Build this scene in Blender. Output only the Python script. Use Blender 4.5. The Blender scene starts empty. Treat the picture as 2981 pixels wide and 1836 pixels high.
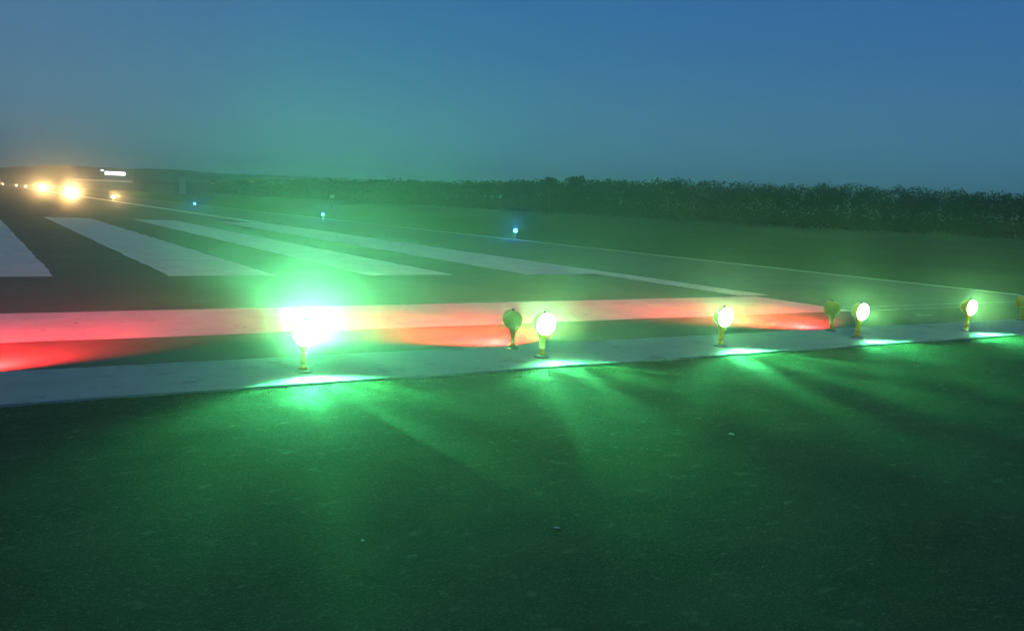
import bpy, bmesh, math, random
import numpy as np
from mathutils import Matrix, Vector
random.seed(7); rng = np.random.default_rng(7)
S = bpy.context.scene
COL = S.collection
R = math.radians

# ------------------------------------------------------------------ camera
cd = bpy.data.cameras.new("camera"); cam = bpy.data.objects.new("camera", cd); COL.objects.link(cam)
cd.sensor_width = 36.0; cd.lens = 31.56; cd.clip_start = 0.05; cd.clip_end = 4000
M = Matrix(((0.85431157, 0.02740788, -0.5190381), (-0.51793746, 0.12847308, -0.84571594), (0.04350314, 0.99133419, 0.12395161)))
cam.matrix_world = Matrix.Translation((0, 0, 1.65)) @ M.to_4x4()
S.camera = cam

# ------------------------------------------------------------------ world: dusk sky
SUN_EL, SUN_ROT = R(-3.0), R(-75.0)
w = bpy.data.worlds.new("World"); S.world = w; w.use_nodes = True
nt = w.node_tree; nt.nodes.clear()
wo = nt.nodes.new("ShaderNodeOutputWorld"); bg = nt.nodes.new("ShaderNodeBackground")
sky = nt.nodes.new("ShaderNodeTexSky"); sky.sky_type = 'NISHITA'; sky.sun_disc = False
sky.sun_elevation = SUN_EL; sky.sun_rotation = SUN_ROT; sky.ozone_density = 3.0; sky.air_density = 1.0; sky.dust_density = 1.0
tc = nt.nodes.new("ShaderNodeTexCoord"); sep = nt.nodes.new("ShaderNodeSeparateXYZ")
nt.links.new(tc.outputs['Generated'], sep.inputs[0])
cr = nt.nodes.new("ShaderNodeValToRGB")          # twilight colour by height above the horizon
nt.links.new(sep.outputs['Z'], cr.inputs[0])
e = cr.color_ramp.elements
SKYC = [(0.0, (.095, .255, .33)), (.06, (.068, .215, .335)), (.16, (.036, .152, .335)), (.30, (.013, .105, .33)), (.5, (.030, .12, .25)), (1.0, (.12, .19, .23))]
e[0].position = SKYC[0][0]; e[0].color = (*SKYC[0][1], 1)
e[1].position = 1.0; e[1].color = (*SKYC[-1][1], 1)
for p_, c_ in SKYC[1:-1]:
    q = e.new(p_); q.color = (*c_, 1)
dot = nt.nodes.new("ShaderNodeVectorMath"); dot.operation = 'DOT_PRODUCT'      # paler towards the afterglow
nt.links.new(tc.outputs['Generated'], dot.inputs[0]); dot.inputs[1].default_value = (-0.55, 0.83, 0.0)
mr = nt.nodes.new("ShaderNodeMapRange"); mr.inputs['From Min'].default_value = .45; mr.inputs['From Max'].default_value = 1.0
mr.inputs['To Min'].default_value = 0; mr.inputs['To Max'].default_value = .55; mr.interpolation_type = 'SMOOTHSTEP'
nt.links.new(dot.outputs['Value'], mr.inputs['Value'])
mx = nt.nodes.new("ShaderNodeMix"); mx.data_type = 'RGBA'
nt.links.new(mr.outputs['Result'], mx.inputs['Factor']); nt.links.new(cr.outputs[0], mx.inputs['A']); mx.inputs['B'].default_value = (.10, .19, .24, 1)
sk = nt.nodes.new("ShaderNodeMix"); sk.data_type = 'RGBA'; sk.blend_type = 'ADD'; sk.inputs['Factor'].default_value = 0.5
nt.links.new(mx.outputs['Result'], sk.inputs['A']); nt.links.new(sky.outputs[0], sk.inputs['B'])
nt.links.new(sk.outputs['Result'], bg.inputs[0]); bg.inputs[1].default_value = 1.0
nt.links.new(bg.outputs[0], wo.inputs[0])
S.view_settings.view_transform = 'Standard'; S.view_settings.look = 'None'
S.view_settings.gamma = 1.0; S.view_settings.exposure = 0.0
S.cycles.use_denoising = True; S.cycles.volume_bounces = 0; S.cycles.max_bounces = 4
S.cycles.sample_clamp_indirect = 3.0

# ------------------------------------------------------------------ helpers
def tag(o, label=None, cat=None, group=None, kind=None):
    for k, v in (('label', label), ('category', cat), ('group', group), ('kind', kind)):
        if v: o[k] = v
    return o
def link(name, me, mat=None, parent=None):
    if mat: me.materials.append(mat)
    o = bpy.data.objects.new(name, me); COL.objects.link(o)
    if parent: o.parent = parent
    return o
def obj(name, bm, mat=None, parent=None, smooth=False):
    bmesh.ops.recalc_face_normals(bm, faces=bm.faces)
    me = bpy.data.meshes.new(name); bm.to_mesh(me); bm.free()
    if smooth:
        for p in me.polygons: p.use_smooth = True
    return link(name, me, mat, parent)
def empty(name, loc, rz=0):
    o = bpy.data.objects.new(name, None); COL.objects.link(o); o.location = loc; o.rotation_euler.z = rz; o.empty_display_size = .2
    return o
def npmesh(name, v, f, mat=None, parent=None, smooth=False):
    me = bpy.data.meshes.new(name); v = np.asarray(v, np.float32); f = np.asarray(f, np.int32); k = f.shape[1]
    me.vertices.add(len(v)); me.vertices.foreach_set('co', v.ravel())
    me.loops.add(f.size); me.loops.foreach_set('vertex_index', f.ravel())
    me.polygons.add(len(f)); me.polygons.foreach_set('loop_start', np.arange(0, f.size, k, dtype=np.int32))
    if smooth: me.polygons.foreach_set('use_smooth', np.ones(len(f), bool))
    me.update(calc_edges=True); me.validate()
    return link(name, me, mat, parent)
def box(bm, x0, x1, y0, y1, z0, z1):
    vs = [bm.verts.new((x, y, z)) for z in (z0, z1) for y in (y0, y1) for x in (x0, x1)]
    for q in ((0, 1, 3, 2), (4, 6, 7, 5), (0, 4, 5, 1), (2, 3, 7, 6), (0, 2, 6, 4), (1, 5, 7, 3)):
        bm.faces.new([vs[i] for i in q])
def lathe(bm, prof, n=24, mat=None):
    rings = []
    for r, z in prof:
        ring = [bm.verts.new((r*math.cos(2*math.pi*i/n), r*math.sin(2*math.pi*i/n), z)) for i in range(n)] if r > 1e-5 else [bm.verts.new((0, 0, z))]
        rings.append(ring)
    for a, b in zip(rings, rings[1:]):
        for i in range(n):
            j = (i+1) % n
            if len(a) == 1 and len(b) == 1: continue
            if len(a) == 1: bm.faces.new((a[0], b[i], b[j]))
            elif len(b) == 1: bm.faces.new((a[i], a[j], b[0]))
            else: bm.faces.new((a[i], a[j], b[j], b[i]))
    if mat is not None: bmesh.ops.transform(bm, matrix=mat, verts=[v for r in rings for v in r])
def sheet(x0, x1, y0, y1, z, nx=1, ny=1, wob=0.0):
    """a flat strip; its long edges wobble by wob metres like hand-sprayed paint"""
    bm = bmesh.new(); g = []
    for j in range(ny+1):
        row = []
        for i in range(nx+1):
            x = x0+(x1-x0)*i/nx; y = y0+(y1-y0)*j/ny
            if wob and i in (0, nx): x += random.uniform(-wob, wob)
            if wob and j in (0, ny): y += random.uniform(-wob, wob)
            row.append(bm.verts.new((x, y, z)))
        g.append(row)
    for j in range(ny):
        for i in range(nx): bm.faces.new((g[j][i], g[j][i+1], g[j+1][i+1], g[j+1][i]))
    return bm
def vnoise(x, y, s, seed):
    x = x/s; y = y/s
    xi = np.floor(x).astype(np.int64); yi = np.floor(y).astype(np.int64); fx = x-xi; fy = y-yi
    fx = fx*fx*(3-2*fx); fy = fy*fy*(3-2*fy)
    def h(a, b):
        n = (a*374761393 + b*668265263 + seed*1274126177) & 0xffffffff
        n = ((n ^ (n >> 13))*1274126177) & 0xffffffff
        return ((n ^ (n >> 16)) & 0xffff)/65535.0
    return (h(xi, yi)*(1-fx)+h(xi+1, yi)*fx)*(1-fy)+(h(xi, yi+1)*(1-fx)+h(xi+1, yi+1)*fx)*fy

# ------------------------------------------------------------------ materials
class NT:
    def __init__(s, name):
        s.m = bpy.data.materials.new(name); s.m.use_nodes = True; s.t = s.m.node_tree; s.b = s.t.nodes['Principled BSDF']
    def n(s, t, **k):
        o = s.t.nodes.new(t)
        for a, v in k.items(): setattr(o, a, v)
        return o
    def l(s, a, b): s.t.links.new(a, b)
def ground_mat(name, c1, c2, c3, big=1.2, fine=60., rough=.9, bump=.4, bdist=.01, wear=None, speck=None, stretch=(1, 1, 1), cover=.5):
    N = NT(name); tc = N.n('ShaderNodeTexCoord'); mp = N.n('ShaderNodeMapping'); mp.inputs['Scale'].default_value = stretch
    N.l(tc.outputs['Object'], mp.inputs[0])
    def noise(sc, det=5, r=.6):
        x = N.n('ShaderNodeTexNoise'); x.inputs['Scale'].default_value = sc; x.inputs['Detail'].default_value = det; x.inputs['Roughness'].default_value = r
        N.l(mp.outputs[0], x.inputs['Vector']); return x.outputs['Fac']
    def ramp(src, a, b):
        r = N.n('ShaderNodeMapRange'); r.inputs['From Min'].default_value = a; r.inputs['From Max'].default_value = b; N.l(src, r.inputs['Value']); return r.outputs['Result']
    def mix(f, a, b):
        x = N.n('ShaderNodeMix', data_type='RGBA'); N.l(f, x.inputs['Factor'])
        for s_, v in (('A', a), ('B', b)):
            if isinstance(v, tuple): x.inputs[s_].default_value = (*v, 1)
            else: N.l(v, x.inputs[s_])
        return x.outputs['Result']
    A = mix(ramp(noise(big), .35, .65), c1, c2)
    fn = noise(fine, 3, .7)
    B = mix(ramp(fn, .5, .75), A, c3)
    if speck:
        v = N.n('ShaderNodeTexVoronoi'); v.inputs['Scale'].default_value = speck[0]; N.l(mp.outputs[0], v.inputs['Vector'])
        B = mix(ramp(v.outputs['Distance'], speck[1], speck[1]*.7), B, speck[2])
    if wear:
        wn = noise(wear[0], 9, .75); B = mix(ramp(wn, cover, cover+.08), B, wear[1])
    N.l(B, N.b.inputs['Base Color']); N.b.inputs['Roughness'].default_value = rough
    N.b.inputs['Specular IOR Level'].default_value = .2
    bp = N.n('ShaderNodeBump'); bp.inputs['Strength'].default_value = bump; bp.inputs['Distance'].default_value = bdist
    N.l(fn, bp.inputs['Height']); N.l(bp.outputs[0], N.b.inputs['Normal'])
    return N.m
def plain(name, c, rough=.5, metal=0, var=.15, scale=30):
    N = NT(name); tc = N.n('ShaderNodeTexCoord'); x = N.n('ShaderNodeTexNoise'); x.inputs['Scale'].default_value = scale; x.inputs['Detail'].default_value = 4
    N.l(tc.outputs['Object'], x.inputs['Vector']); m = N.n('ShaderNodeMix', data_type='RGBA'); N.l(x.outputs['Fac'], m.inputs['Factor'])
    m.inputs['A'].default_value = (*[v*(1-var) for v in c], 1); m.inputs['B'].default_value = (*[min(1, v*(1+var)) for v in c], 1)
    N.l(m.outputs['Result'], N.b.inputs['Base Color']); N.b.inputs['Roughness'].default_value = rough; N.b.inputs['Metallic'].default_value = metal
    return N.m
def glow(name, c, st):
    N = NT(name); N.b.inputs['Base Color'].default_value = (*[.3*v for v in c], 1); N.b.inputs['Emission Color'].default_value = (*c, 1); N.b.inputs['Emission Strength'].default_value = st
    return N.m
M_asph = ground_mat('runway_asphalt', (.11, .105, .08), (.15, .14, .11), (.20, .185, .15), big=.5, fine=90, speck=(45, .18, (.15, .15, .13)))
M_apron = ground_mat('old_asphalt', (.030, .038, .021), (.050, .060, .033), (.11, .125, .075), big=1.1, fine=55, bump=.9, bdist=.012, speck=(38, .16, (.16, .17, .13)), stretch=(1, 1.6, 1), wear=(6, (.10, .115, .075)), cover=.57)
M_conc = ground_mat('weathered_concrete', (.36, .36, .34), (.42, .42, .40), (.30, .30, .28), big=1.5, fine=70, bump=.25, bdist=.004, wear=(2.2, (.26, .26, .24)), cover=.55)
M_paint = ground_mat('worn_white_paint', (.68, .61, .50), (.80, .73, .60), (.56, .50, .41), big=1.4, fine=55, bump=.3, bdist=.004, wear=(3.0, (.30, .28, .23)), cover=.59)
M_old_paint = ground_mat('faded_paint', (.34, .35, .33), (.26, .27, .25), (.18, .18, .16), big=3, fine=40, bump=.3, bdist=.004, wear=(2.0, (.08, .08, .07)), cover=.52)
M_grass = ground_mat('mown_grass', (.035, .060, .020), (.060, .085, .028), (.085, .10, .038), big=.08, fine=8, bump=.7, bdist=.05, rough=1)
M_track = ground_mat('dry_earth', (.16, .16, .11), (.22, .21, .15), (.10, .11, .06), big=.6, fine=5, rough=1)
M_leaf = ground_mat('bush_leaves', (.010, .020, .008), (.015, .027, .010), (.019, .031, .012), big=.25, fine=2, bump=0, rough=.9)
M_leaf.node_tree.nodes['Principled BSDF'].inputs['Specular IOR Level'].default_value = 0.0
M_bark = plain('bark', (.09, .07, .05), .9)
M_yellow = plain('yellow_paint', (.90, .50, .03), .45, 0, .1, 18)
M_metal = plain('grey_steel', (.22, .22, .22), .5, .6)
M_dark = plain('black_rubber', (.03, .03, .03), .7)
M_green_lens = glow('green_lamp_lens', (.45, 1.0, .55), 14)
M_red_lens = glow('red_lamp_lens', (1.0, .06, .04), 8)
M_warm_lens = glow('warm_lamp_lens', (1.0, .72, .38), 60)
M_blue_lens = glow('blue_lamp_lens', (.14, .52, 1.0), 4.5)

# ------------------------------------------------------------------ ground, runway, markings
bm = bmesh.new(); bmesh.ops.create_circle(bm, cap_ends=True, radius=880, segments=96); bmesh.ops.translate(bm, verts=bm.verts, vec=(0, 200, -.06))
tag(obj('ground', bm, M_grass), 'dark mown grass field round the runway', 'ground', kind='structure')
runway = obj('runway', sheet(-30, 21.7, 8.8, 690, 0, 1, 1), M_asph)
tag(runway, 'dark asphalt runway running away to the left', 'runway', kind='structure')
for k in range(-3, 4):
    obj('threshold_stripe', sheet(-.7+4*k, 1.35+4*k, 17.8, 49, .004, 1, 60, .025), M_paint, runway)
obj('threshold_bar', sheet(-14, 13.6, 10.45, 12.8, .004, 60, 1, .02), M_paint, runway)
obj('side_line', sheet(13.3, 14.12, 12.95, 600, .006, 1, 200, .02), M_paint, runway)
obj('edge_line', sheet(21.45, 21.66, 10, 300, .004, 1, 150, .025), M_paint, runway)
obj('thin_line', sheet(13.7, 21.4, 10.82, 10.95, .004, 50, 1, .015), M_old_paint, runway)
obj('thin_line', sheet(14.2, 17.3, 10.36, 10.48, .004, 25, 1, .02), M_old_paint, runway)
bm = bmesh.new(); vs = [bm.verts.new((14.35+.42*math.cos(a)*random.uniform(.6, 1.1), 9.66+.14*math.sin(a)*random.uniform(.6, 1.1), .004)) for a in np.linspace(0, 2*math.pi, 16, endpoint=False)]; bm.faces.new(vs)
obj('paint_patch', bm, M_old_paint, runway)
bm = bmesh.new(); n = 160; top = []
for i in range(n+1):
    x = -24+(39.9+.0)*i/n; a = 7.5+random.uniform(-.015, .015); b = 8.8+random.uniform(-.01, .01)
    if i == n: a += .5; b -= .2
    top.append([bm.verts.new((x, a, -.04)), bm.verts.new((x, a, .01)), bm.verts.new((x, b, .012)), bm.verts.new((x, b, -.04))])
for p_, q_ in zip(top, top[1:]):
    for k in range(3): bm.faces.new((p_[k], q_[k], q_[k+1], p_[k+1]))
tag(obj('concrete_strip', bm, M_conc), 'pale concrete strip carrying the row of lamps', 'strip', kind='structure')
tag(obj('track', sheet(86.6, 87.3, -40, 260, -.02, 1, 120, .12), M_track), 'thin pale dry track in the grass before the trees', 'track', kind='structure')
# near asphalt, finely uneven
def axis(a, b, c, d, fine, coarse):
    return np.concatenate([np.arange(a, b, coarse), np.arange(b, c, fine), np.arange(c, d+.01, coarse)])
xs = axis(-24, -1.0, 15.5, 24, .03, .5); ys = axis(-20, 1.4, 7.50, 7.50, .026, .5)
X, Y = np.meshgrid(xs, ys); rnd = lambda s, k: vnoise(X, Y, s, k)-.5
Z = .006*rnd(1.3, 1)+.003*rnd(.42, 2)+.0018*rnd(.16, 3)+.0018*rnd(.07, 4)
chips = np.clip(vnoise(X, Y*1.4, .09, 9)-.80, 0, 1)*.03*np.clip((Y-6.0)*1.2, 0, 1); near = np.clip((Y-5.4)/1.8, 0, 1); Z = Z+near*(.007*rnd(.15, 13)+.007*rnd(.065, 14))+chips-.012
far = np.clip((Y-6.9)/.6, 0, 1); Z = Z+far*.006*(rnd(.22, 6)+.3)
nx, ny = len(xs), len(ys); idx = np.arange(nx*ny).reshape(ny, nx)
F = np.stack([idx[:-1, :-1], idx[:-1, 1:], idx[1:, 1:], idx[1:, :-1]], -1).reshape(-1, 4)
tag(npmesh('apron', np.stack([X, Y, Z], -1).reshape(-1, 3), F, M_apron, smooth=True), 'rough dark asphalt in the foreground before the concrete strip', 'pavement', kind='structure')
tag(obj('shoulder', sheet(15.95, 24, 7.52, 8.78, -.004), M_apron), 'dark asphalt beyond the end of the concrete strip', 'pavement', kind='structure')

# grit and sparse grass along the concrete edge
V = []; Fq = []
def tri_rock(x, y, z, r):
    b = len(V); a0 = random.uniform(0, 6.3)
    for k in range(4): V.append((x+r*random.uniform(.6, 1.2)*math.cos(a0+k*1.57), y+r*random.uniform(.6, 1.2)*math.sin(a0+k*1.57), z))
    V.append((x+random.uniform(-.3, .3)*r, y+random.uniform(-.3, .3)*r, z+r*random.uniform(.5, 1.0)))
    for k in range(4): Fq.append((b+k, b+(k+1) % 4, b+4))
for _ in range(2600):
    x = random.uniform(-.5, 15); y = random.uniform(1.8, 7.45); tri_rock(x, y, -.012, random.choice((.003, .004, .004, .006)))
for _ in range(900):
    x = random.uniform(-.5, 15.8); y = 7.47-abs(random.gauss(0, .22)); tri_rock(x, y, -.008, random.uniform(.004, .008))
M_grit = plain('pale_grit', (.16, .17, .13), .9)
tag(npmesh('grit', V, Fq, M_grit), 'fine loose grit scattered over the dark foreground asphalt', 'grit', kind='stuff')
V = []; Fq = []
for _ in range(420):
    x = random.uniform(-.5, 15.8); y = 7.46-abs(random.gauss(0, .12)); 
    if vnoise(np.array([x]), np.array([y]), .8, 5)[0] < .45: continue
    for k in range(random.randint(4, 9)):
        a = random.uniform(0, 6.3); h = random.uniform(.012, .04); w_ = .0018; px, py = x+random.gauss(0, .03), y+random.gauss(0, .02); b = len(V)
        dx, dy = math.cos(a), math.sin(a)
        V += [(px-dy*w_, py+dx*w_, -.012), (px+dy*w_, py-dx*w_, -.012), (px+dx*h*.7, py+dy*h*.7, h-.012)]; Fq.append((b, b+1, b+2))
M_blade = plain('short_grass', (.12, .17, .06), .8)
tag(npmesh('grass', V, Fq, M_blade), 'sparse short grass growing along the front edge of the concrete', 'grass', kind='stuff')
M_stone = plain('pale_stone', (.50, .50, .44), .85)
def pebble(x, y, r, lab):
    bm = bmesh.new(); bmesh.ops.create_icosphere(bm, subdivisions=2, radius=r)
    for v in bm.verts: v.co = Vector((v.co.x*1.4, v.co.y*.9, v.co.z*.28))*random.uniform(.82, 1.15)
    bmesh.ops.translate(bm, verts=bm.verts, vec=(0, 0, r*.25))
    o = obj('pebble', bm, M_stone); o.location = (x, y, -.012); o.rotation_euler.z = random.uniform(0, 3)
    tag(o, lab, 'pebble', 'pale pebbles on the foreground asphalt')
pebble(2.59, 3.68, .013, 'brightest pale pebble, low in the middle of the foreground')
pebble(4.92, 4.77, .019, 'elongated pale pebble up and right of the brightest one')
pebble(1.62, 3.94, .009, 'small pale pebble left of the brightest one')

# ------------------------------------------------------------------ lamps
def fan_light(ld, lo, hi, scale, seed, detail=3.0, other='Y', k=3.0):
    """prisms of the lens spread the beam in uneven fans round the lamp"""
    ld.use_nodes = True; t = ld.node_tree; em = t.nodes['Emission']
    g = t.nodes.new('ShaderNodeNewGeometry'); s = t.nodes.new('ShaderNodeSeparateXYZ'); t.links.new(g.outputs['Incoming'], s.inputs[0])
    at = t.nodes.new('ShaderNodeMath'); at.operation = 'ARCTAN2'; t.links.new(s.outputs['X'], at.inputs[0]); t.links.new(s.outputs[other], at.inputs[1])
    no = t.nodes.new('ShaderNodeTexNoise'); no.noise_dimensions = '2D'; no.inputs['Scale'].default_value = 1; no.inputs['Detail'].default_value = detail
    cb = t.nodes.new('ShaderNodeCombineXYZ'); sc = t.nodes.new('ShaderNodeMath'); sc.operation = 'MULTIPLY'; sc.inputs[1].default_value = scale
    t.links.new(at.outputs[0], sc.inputs[0]); t.links.new(sc.outputs[0], cb.inputs[0]); 
    zz = t.nodes.new('ShaderNodeMath'); zz.operation = 'MULTIPLY_ADD'; zz.inputs[1].default_value = k; zz.inputs[2].default_value = seed
    t.links.new(s.outputs['Z'], zz.inputs[0]); t.links.new(zz.outputs[0], cb.inputs[1])
    t.links.new(cb.outputs[0], no.inputs['Vector'])
    r = t.nodes.new('ShaderNodeMapRange'); r.inputs['From Min'].default_value = .36; r.inputs['From Max'].default_value = .66; r.inputs['To Min'].default_value = lo; r.inputs['To Max'].default_value = hi
    r.interpolation_type = 'SMOOTHSTEP'
    t.links.new(no.outputs['Fac'], r.inputs['Value']); t.links.new(r.outputs['Result'], em.inputs['Strength'])
def spot(name, parent, loc, dirv, size, power, col, r=.04, blend=1.0, fan=None):
    ld = bpy.data.lights.new(name, 'SPOT'); ld.energy = power; ld.color = col; ld.spot_size = R(size); ld.spot_blend = blend; ld.shadow_soft_size = r
    if fan: fan_light(ld, *fan)
    o = bpy.data.objects.new(name, ld); COL.objects.link(o); o.parent = parent; o.location = loc
    o.rotation_euler = Vector(dirv).to_track_quat('-Z', 'Y').to_euler(); return o
def upper_beam(parent, loc, power, col):
    """wide shallow sheet of light thrown forward and just above the ground, as the lamp's lens does"""
    ld = bpy.data.lights.new('upper_beam', 'POINT'); ld.energy = power; ld.color = col; ld.shadow_soft_size = .008
    ld.use_nodes = True; t = ld.node_tree; em = t.nodes['Emission']
    g = t.nodes.new('ShaderNodeNewGeometry'); s = t.nodes.new('ShaderNodeSeparateXYZ'); t.links.new(g.outputs['Incoming'], s.inputs[0])
    out = None
    for ax, a, b, c, d in (('Z', .045, .085, 0, 1), ('Z', .14, .30, 1, 0), ('Y', -.25, -.6, 0, 1)):
        m = t.nodes.new('ShaderNodeMapRange'); m.interpolation_type = 'SMOOTHSTEP'
        for q, v in zip(('From Min', 'From Max', 'To Min', 'To Max'), (a, b, c, d)): m.inputs[q].default_value = v
        t.links.new(s.outputs[ax], m.inputs['Value'])
        if out is None: out = m.outputs['Result']
        else:
            k = t.nodes.new('ShaderNodeMath'); k.operation = 'MULTIPLY'; t.links.new(out, k.inputs[0]); t.links.new(m.outputs['Result'], k.inputs[1]); out = k.outputs[0]
    t.links.new(out, em.inputs['Strength'])
    o = bpy.data.objects.new('upper_beam', ld); COL.objects.link(o); o.parent = parent; o.location = loc; return o
GREEN = (.08, 1.0, .28); GREEN2 = (.16, 1.0, .32)
def fixture(name, loc, facing, lens_mat, hood=0.0):
    """elevated one-way light: base plate, frangible stem, yellow bowl housing, round lens"""
    root = empty(name, loc)
    bm = bmesh.new(); lathe(bm, [(0, 0), (.085, 0), (.085, .012), (.05, .022), (.028, .03), (0, .03)], 28); obj('base_plate', bm, M_metal, root, True)
    bm = bmesh.new(); lathe(bm, [(0, .028), (.040, .028), (.040, .05), (.031, .055), (.029, .085), (.037, .09), (.037, .105), (.030, .112), (.034, .19), (.050, .235), (.066, .268), (0, .268)], 28); obj('stem', bm, M_yellow, root, True)
    rot = Matrix.Translation((0, 0, .37)) @ Matrix.Rotation(R(4)*facing, 4, 'X') @ Matrix.Rotation(R(90)*facing, 4, 'X')   # local +Z becomes -Y (facing 1) or +Y
    bm = bmesh.new(); lathe(bm, [(0, -.115), (.035, -.112), (.068, -.098), (.092, -.070), (.106, -.035), (.112, 0), (.114, .030), (.119, .034), (.119, .050+hood), (.110, .050+hood), (.108, .030), (0, .02)], 32, rot)
    obj('housing', bm, M_yellow, root, True)
    bm = bmesh.new(); lathe(bm, [(.118, .053), (.116, .064), (.096, .080), (.056, .092), (0, .096)] if not hood else [(.107, .04), (.09, .05), (.05, .056), (0, .06)], 32, rot); 
    le = obj('lens', bm, lens_mat, root, True); le.visible_shadow = False      # clear glass: lets the bulb's light through
    bm = bmesh.new(); box(bm, -.008, .008, -.02*facing-.012, -.02*facing+.012, .478, .505); obj('latch', bm, M_metal, root)
    return root
G = 'green threshold lamps along the concrete strip'
labs = ['nearest green lamp, with the largest glare, on the concrete strip',
        'second green lamp from the left, beside the unlit yellow back of a red lamp',
        'middle one of the five green lamps on the concrete strip',
        'green lamp just right of a yellow lamp back at the end of the white bar',
        'rightmost and smallest glowing green lamp on the strip']
for i in range(5):
    f = fixture('threshold_lamp', ((2.66, 5.31, 7.95, 10.53, 13.08)[i], 8.0, .012), 1, M_green_lens); tag(f, labs[i], 'lamp', G)
    spot('beam', f, (0, -.062, .374), (0, -1, (.75, .6, .6, .6, .6)[i]), (80, 66, 66, 66, 66)[i], (17000, 2600, 800, 450, 400)[i], GREEN2, .01, 1.0, (.15, 2.1, 8.5, 4.4+i, 4.0, 'Z', 0.0))
    upper_beam(f, (0, -.062, .374), (800, 1500, 1400, 800, 750)[i], (.30, 1.0, .26))
    spot('flood', f, (0, -.10, .34), (0, -1, -.38), 122, (620, 300, 420, 300, 300)[i], GREEN, .01, .9, ((.6, 1.35, 3.0, 8.2) if i == 0 else (.42, 1.75, 4.0, 3.1*i+.6)))
Rg = 'red runway end lamps facing away along the runway'
labs = ['', 'yellow back of a red lamp between the two largest green lamps', 'yellow back of a red lamp at the right end of the white bar', 'yellow lamp back cut off by the right edge of the photo']
for i, x in enumerate((0.0, 5.3, 10.72, 15.66)):
    f = fixture('runway_end_lamp', (x, 8.6, .012), -1, M_red_lens, .035)
    tag(f, labs[i] or 'red lamp outside the left edge that reddens the left end of the bar', 'lamp', Rg)
    f.scale = (.9, .9, .9)
    if i < 3: spot('flood', f, (0, .13, .36), (0, 1, .0), 140, 3400, (1.0, .022, .025), .03, 1.0, (.75, 1.2, 2.0, 7.7*i+1))

def post_light(name, loc, lens, h, lab, group, r=.09, sm=None):
    root = empty(name, loc); tag(root, lab, 'lamp', group)
    bm = bmesh.new(); lathe(bm, [(0, 0), (.09, 0), (.09, .015), (.03, .03), (.022, .05), (.022, h-.10), (.05, h-.07), (.07, h-.06), (0, h-.06)], 20); obj('stem', bm, sm or M_yellow, root, True)
    bm = bmesh.new(); lathe(bm, [(r*.95, h-.06), (r, h), (r*.9, h+.06), (r*.55, h+.10), (0, h+.12)], 20); obj('glass_dome', bm, lens, root, True)
    return root
E_ = 'warm runway edge lights at the far left'
elabs = ['nearest and rightmost warm runway edge light, right of the two big glares', 'right one of the two big warm glares', 'left one of the two big warm glares',
         'tiny warm light just left of the big warm glares', 'tiny warm light second left of the big warm glares', 'warm light at the very left edge of the photo']
for (y, P), lab in zip(((106.7, 1), (151.1, 6), (205.7, 6), (265.9, .4), (312.8, .4), (421.8, 3)), elabs):
    f = post_light('runway_edge_light', (14.0, y, .005), M_warm_lens, .42, lab, E_, .14)
    spot('beam', f, (0, -.2, .45), (-.09, -1, .015), 7, 2400*P, (1.0, .58, .20), .1)
B_ = 'blue taxiway lights beyond the runway side line'
for (x, y), lab in zip(((17.5, 82.9), (20.2, 57.2), (22.2, 36.2)), ('farthest, faintest blue light, leftmost of the three', 'middle blue light of the three', 'nearest blue light, rightmost of the three')):
    f = post_light('taxiway_light', (x, y, -.01), M_blue_lens, .36, lab, B_, .10, M_dark)
    ld = bpy.data.lights.new('glow', 'POINT'); ld.energy = 160; ld.color = (.02, .25, 1.0); ld.shadow_soft_size = .08
    o = bpy.data.objects.new('glow', ld); COL.objects.link(o); o.parent = f; o.location = (0, 0, .50)

# ------------------------------------------------------------------ bush and far hills
def leafquads(cx, cy, cz, rx, rz, n, size, V, F):
    u = rng.normal(size=(n, 3)); u /= np.linalg.norm(u, axis=1)[:, None]
    rr = rng.uniform(.55, 1.08, n)**.6; c = np.stack([cx+u[:, 0]*rx*rr, cy+u[:, 1]*rx*rr, cz+np.sign(u[:, 2])*np.abs(u[:, 2])**.6*rz*rr], 1)
    a = rng.normal(size=(n, 3)); a /= np.linalg.norm(a, axis=1)[:, None]; b = np.cross(a, rng.normal(size=(n, 3))); b /= np.linalg.norm(b, axis=1)[:, None]
    s = size*rng.uniform(.5, 1.2, n)[:, None]; base = sum(len(v) for v in V)
    q = np.stack([c-a*s-b*s*.5, c+a*s-b*s*.35, c+a*s*.8+b*s*.5, c-a*s*.9+b*s*.4], 1).reshape(-1, 3)
    V.append(q); F.append(np.arange(n*4).reshape(n, 4)+base)
V = []; F = []
for row, (x0, hh) in enumerate(((104, .62), (108, .80), (113, .92), (120, 1.0), (129, 1.08))):
    y = -10.0
    while y < 560:
        d = math.hypot(x0, y); y += random.uniform(1.6, 3.4)*(1+max(0, d-150)/260)
        hgt = hh*6.5*(.90+.17*float(vnoise(np.array([y*1.0]), np.array([x0*1.0]), 19, 21)[0])+random.uniform(-.05, .05))
        hgt *= .90+.22*min(1, max(0, (y-60)/110)); rx = random.uniform(1.5, 2.9)*(1+max(0, d-150)/400)
        n = 620 if d < 180 else 220 if d < 300 else 80
        leafquads(x0+random.uniform(-2, 2), y, hgt*.52, rx, hgt*.5, n, .15 if d < 180 else .32 if d < 300 else .6, V, F)
tag(npmesh('wood', np.concatenate(V), np.concatenate(F), M_leaf), 'long dark belt of low bush and trees beyond the grass', 'wood', kind='stuff')
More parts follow.
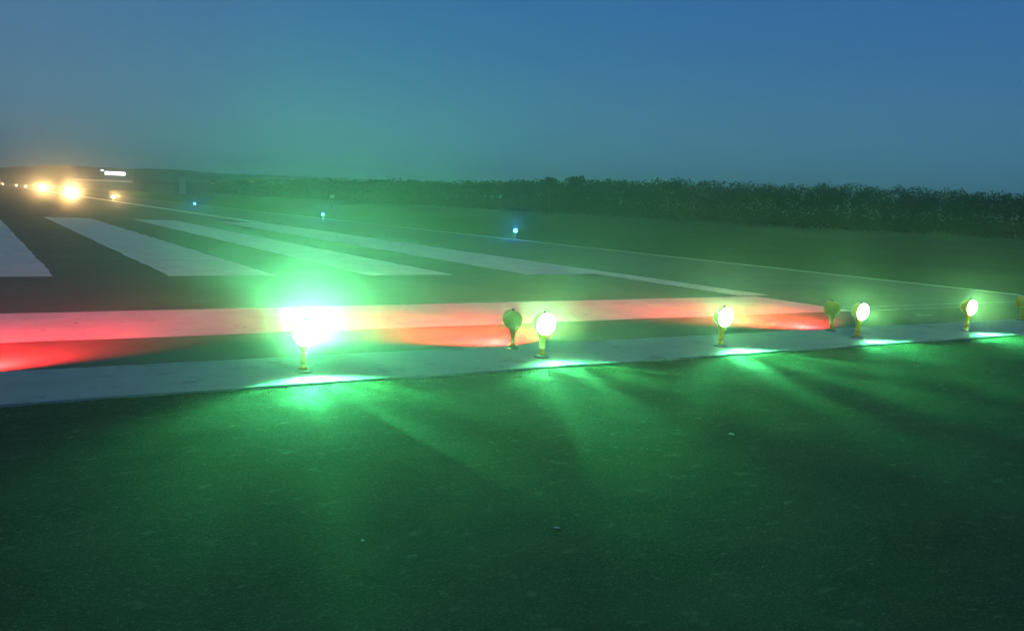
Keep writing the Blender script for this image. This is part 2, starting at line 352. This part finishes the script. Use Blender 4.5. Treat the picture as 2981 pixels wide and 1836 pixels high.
def tree(x, y, top, lab):
    root = empty('tree', (x, y, -.03)); tag(root, lab, 'tree', 'trees standing above the dark bush')
    bm = bmesh.new(); lathe(bm, [(.22, 0), (.16, top*.35), (.10, top*.7), (.04, top*.93), (0, top*.94)], 8)
    for k in range(5):
        a = random.uniform(0, 6.3); z0 = top*random.uniform(.5, .75); L = random.uniform(.9, 1.5)
        m = Matrix.Translation((0, 0, z0)) @ Matrix.Rotation(a, 4, 'Z') @ Matrix.Rotation(R(55), 4, 'Y'); lathe(bm, [(.06, 0), (.02, L), (0, L)], 6, m)
    obj('trunk', bm, M_bark, root)
    v = []; f = []
    for k in range(7):
        a = random.uniform(0, 6.3); r = random.uniform(.2, 1.3); leafquads(r*math.cos(a), r*math.sin(a), top-random.uniform(.9, 2.4), random.uniform(.6, 1.2), random.uniform(.4, .8), 70, .26, v, f)
    npmesh('crown', np.concatenate(v), np.concatenate(f), M_leaf, root)
tree(103.5, 156.0, 7.7, 'small treetop standing above the bush, left one of the near pair')
tree(109.0, 153.4, 8.1, 'pointed treetop above the bush, right one of the near pair')
tree(109.5, 124.6, 7.7, 'rightmost broad treetop standing above the bush')
# hills: a low wooded ridge round the field
V = []; F = []; n = 720
for j in range(5):
    for i in range(n):
        a = 2*math.pi*i/n; q_ = min(1, max(0, (a+.01)/.12)) if a < 3.14 else 0; prof = 9.0+6.0*q_*q_*(3-2*q_)+1.6*float(vnoise(np.array([i*1.0]), np.array([8.0]), 3.1, 4)[0])
        r = (640, 655, 680, 720, 800)[j]; z = (-1, .35*prof, .72*prof, prof, -2)[j]
        if j == 3: z += random.uniform(-.3, .6)
        V.append((r*math.sin(a), 60+r*math.cos(a), z))
for j in range(4):
    for i in range(n): F.append((j*n+i, j*n+(i+1) % n, (j+1)*n+(i+1) % n, (j+1)*n+i))
tag(npmesh('hills', V, F, M_leaf), 'low wooded hills on the horizon', 'hills', kind='structure')

# ------------------------------------------------------------------ far buildings
M_wall = plain('grey_cladding', (.20, .21, .22), .7); M_roof = plain('dark_roof', (.08, .09, .10), .6); M_pale = plain('pale_wall', (.62, .60, .56), .6)
M_lit = glow('lit_windows', (1.0, .98, .95), 4.0); M_warm_glow = glow('warm_pale_glow', (1.0, .85, .68), .35)  # the warm one serves the street lamp heads and the imitated floodlight
t = empty('terminal_building', (54, 418, -.03), 0); tag(t, 'dark terminal with one long bright strip of windows, far left', 'building')
bm = bmesh.new(); box(bm, -13, 9, 0, 18, 0, 8.4); obj('wall', bm, M_wall, t)
bm = bmesh.new(); box(bm, -13.6, 9.6, -.6, 18.6, 8.4, 8.9); obj('roof', bm, M_roof, t)
bm = bmesh.new(); box(bm, -2.4, 5.6, -.12, -.003, 6.1, 7.5); obj('window', bm, M_lit, t)
bm = bmesh.new(); box(bm, -4.0, -2.9, -.12, -.003, 7.6, 8.1); obj('window', bm, M_lit, t)
h = empty('hangar', (46, 372, -.03), R(-62)); tag(h, 'long low hangar with a pale fascia that glows as if floodlit, below the terminal', 'building')
bm = bmesh.new(); box(bm, -22, 22, 0, 14, 0, 3.0); obj('wall', bm, M_wall, h)
bm = bmesh.new(); box(bm, -22, 16, -.4, -.003, 3.1, 3.7); obj('glowing_fascia', bm, M_warm_glow, h)  # no lamp here: emission in the material imitates floodlighting on the fascia
bm = bmesh.new(); box(bm, -22, 22, 0, 14.3, 3.003, 3.5); obj('roof', bm, M_roof, h)
h = empty('house', (64.2, 323, -.03), R(-10)); tag(h, 'small pale block with a low wing to its right', 'building')
bm = bmesh.new(); box(bm, -1.0, 1.0, 0, 4, 0, 6.1); obj('wall', bm, M_pale, h)
bm = bmesh.new(); box(bm, -1.2, 1.2, -.2, 4.2, 6.1, 6.35); obj('roof', bm, M_roof, h)
bm = bmesh.new(); box(bm, 1.003, 8.5, .6, 4, 0, 4.4); obj('wing', bm, M_wall, h)
bm = bmesh.new(); box(bm, 1.003, 8.7, .4, 4.2, 4.4, 4.7); obj('wing_roof', bm, M_pale, h)
for (x, y, z), lab in zip(((67.2, 292.4, 3.6), (78.8, 289.5, 4.8), (84.4, 287.9, 4.9)), ('leftmost of three faint street lamps before the hills', 'middle one of three faint street lamps', 'rightmost of three faint street lamps')):
    f = empty('street_lamp', (x, y, -.03)); tag(f, lab, 'street lamp', 'faint street lamps before the hills')
    bm = bmesh.new(); lathe(bm, [(.1, 0), (.06, z), (0, z)], 8); obj('pole', bm, M_metal, f)
    bm = bmesh.new(); box(bm, -.7, .7, -.2, .2, z, z+.22); obj('lamp_head', bm, M_warm_glow, f)
f = empty('airfield_sign', (34.2, 94, -.03), R(-20)); tag(f, 'small pale sign board standing in the grass above the middle blue light', 'sign')
bm = bmesh.new(); box(bm, -.24, .24, -.03, .03, 1.35, 1.75); obj('board', bm, M_pale, f)
bm = bmesh.new(); box(bm, -.2, -.16, -.02, .02, 0, 1.347); obj('post', bm, M_metal, f)
bm = bmesh.new(); box(bm, .16, .20, -.02, .02, 0, 1.347); obj('post', bm, M_metal, f)

# ------------------------------------------------------------------ haze
bm = bmesh.new(); box(bm, -900, 900, -700, 1100, -2.5, 30); hz = obj('added_haze', bm)
m = bpy.data.materials.new('added_haze'); m.use_nodes = True; t = m.node_tree; t.nodes.clear()
o = t.nodes.new('ShaderNodeOutputMaterial'); add = t.nodes.new('ShaderNodeAddShader')      # mist added for lens-like bloom: broad and narrow forward-scattering lobes of even density
for k, (dens, g_) in enumerate(((.0011, .84), (.0005, .985))):
    v = t.nodes.new('ShaderNodeVolumePrincipled'); v.inputs['Density'].default_value = dens
    v.inputs['Anisotropy'].default_value = g_; v.inputs['Color'].default_value = (.9, .93, .95, 1); t.links.new(v.outputs[0], add.inputs[k])
t.links.new(add.outputs[0], o.inputs['Volume'])
hz.data.materials.append(m); tag(hz, 'thin mist added for the glow round the lamps', 'added_haze', kind='stuff')
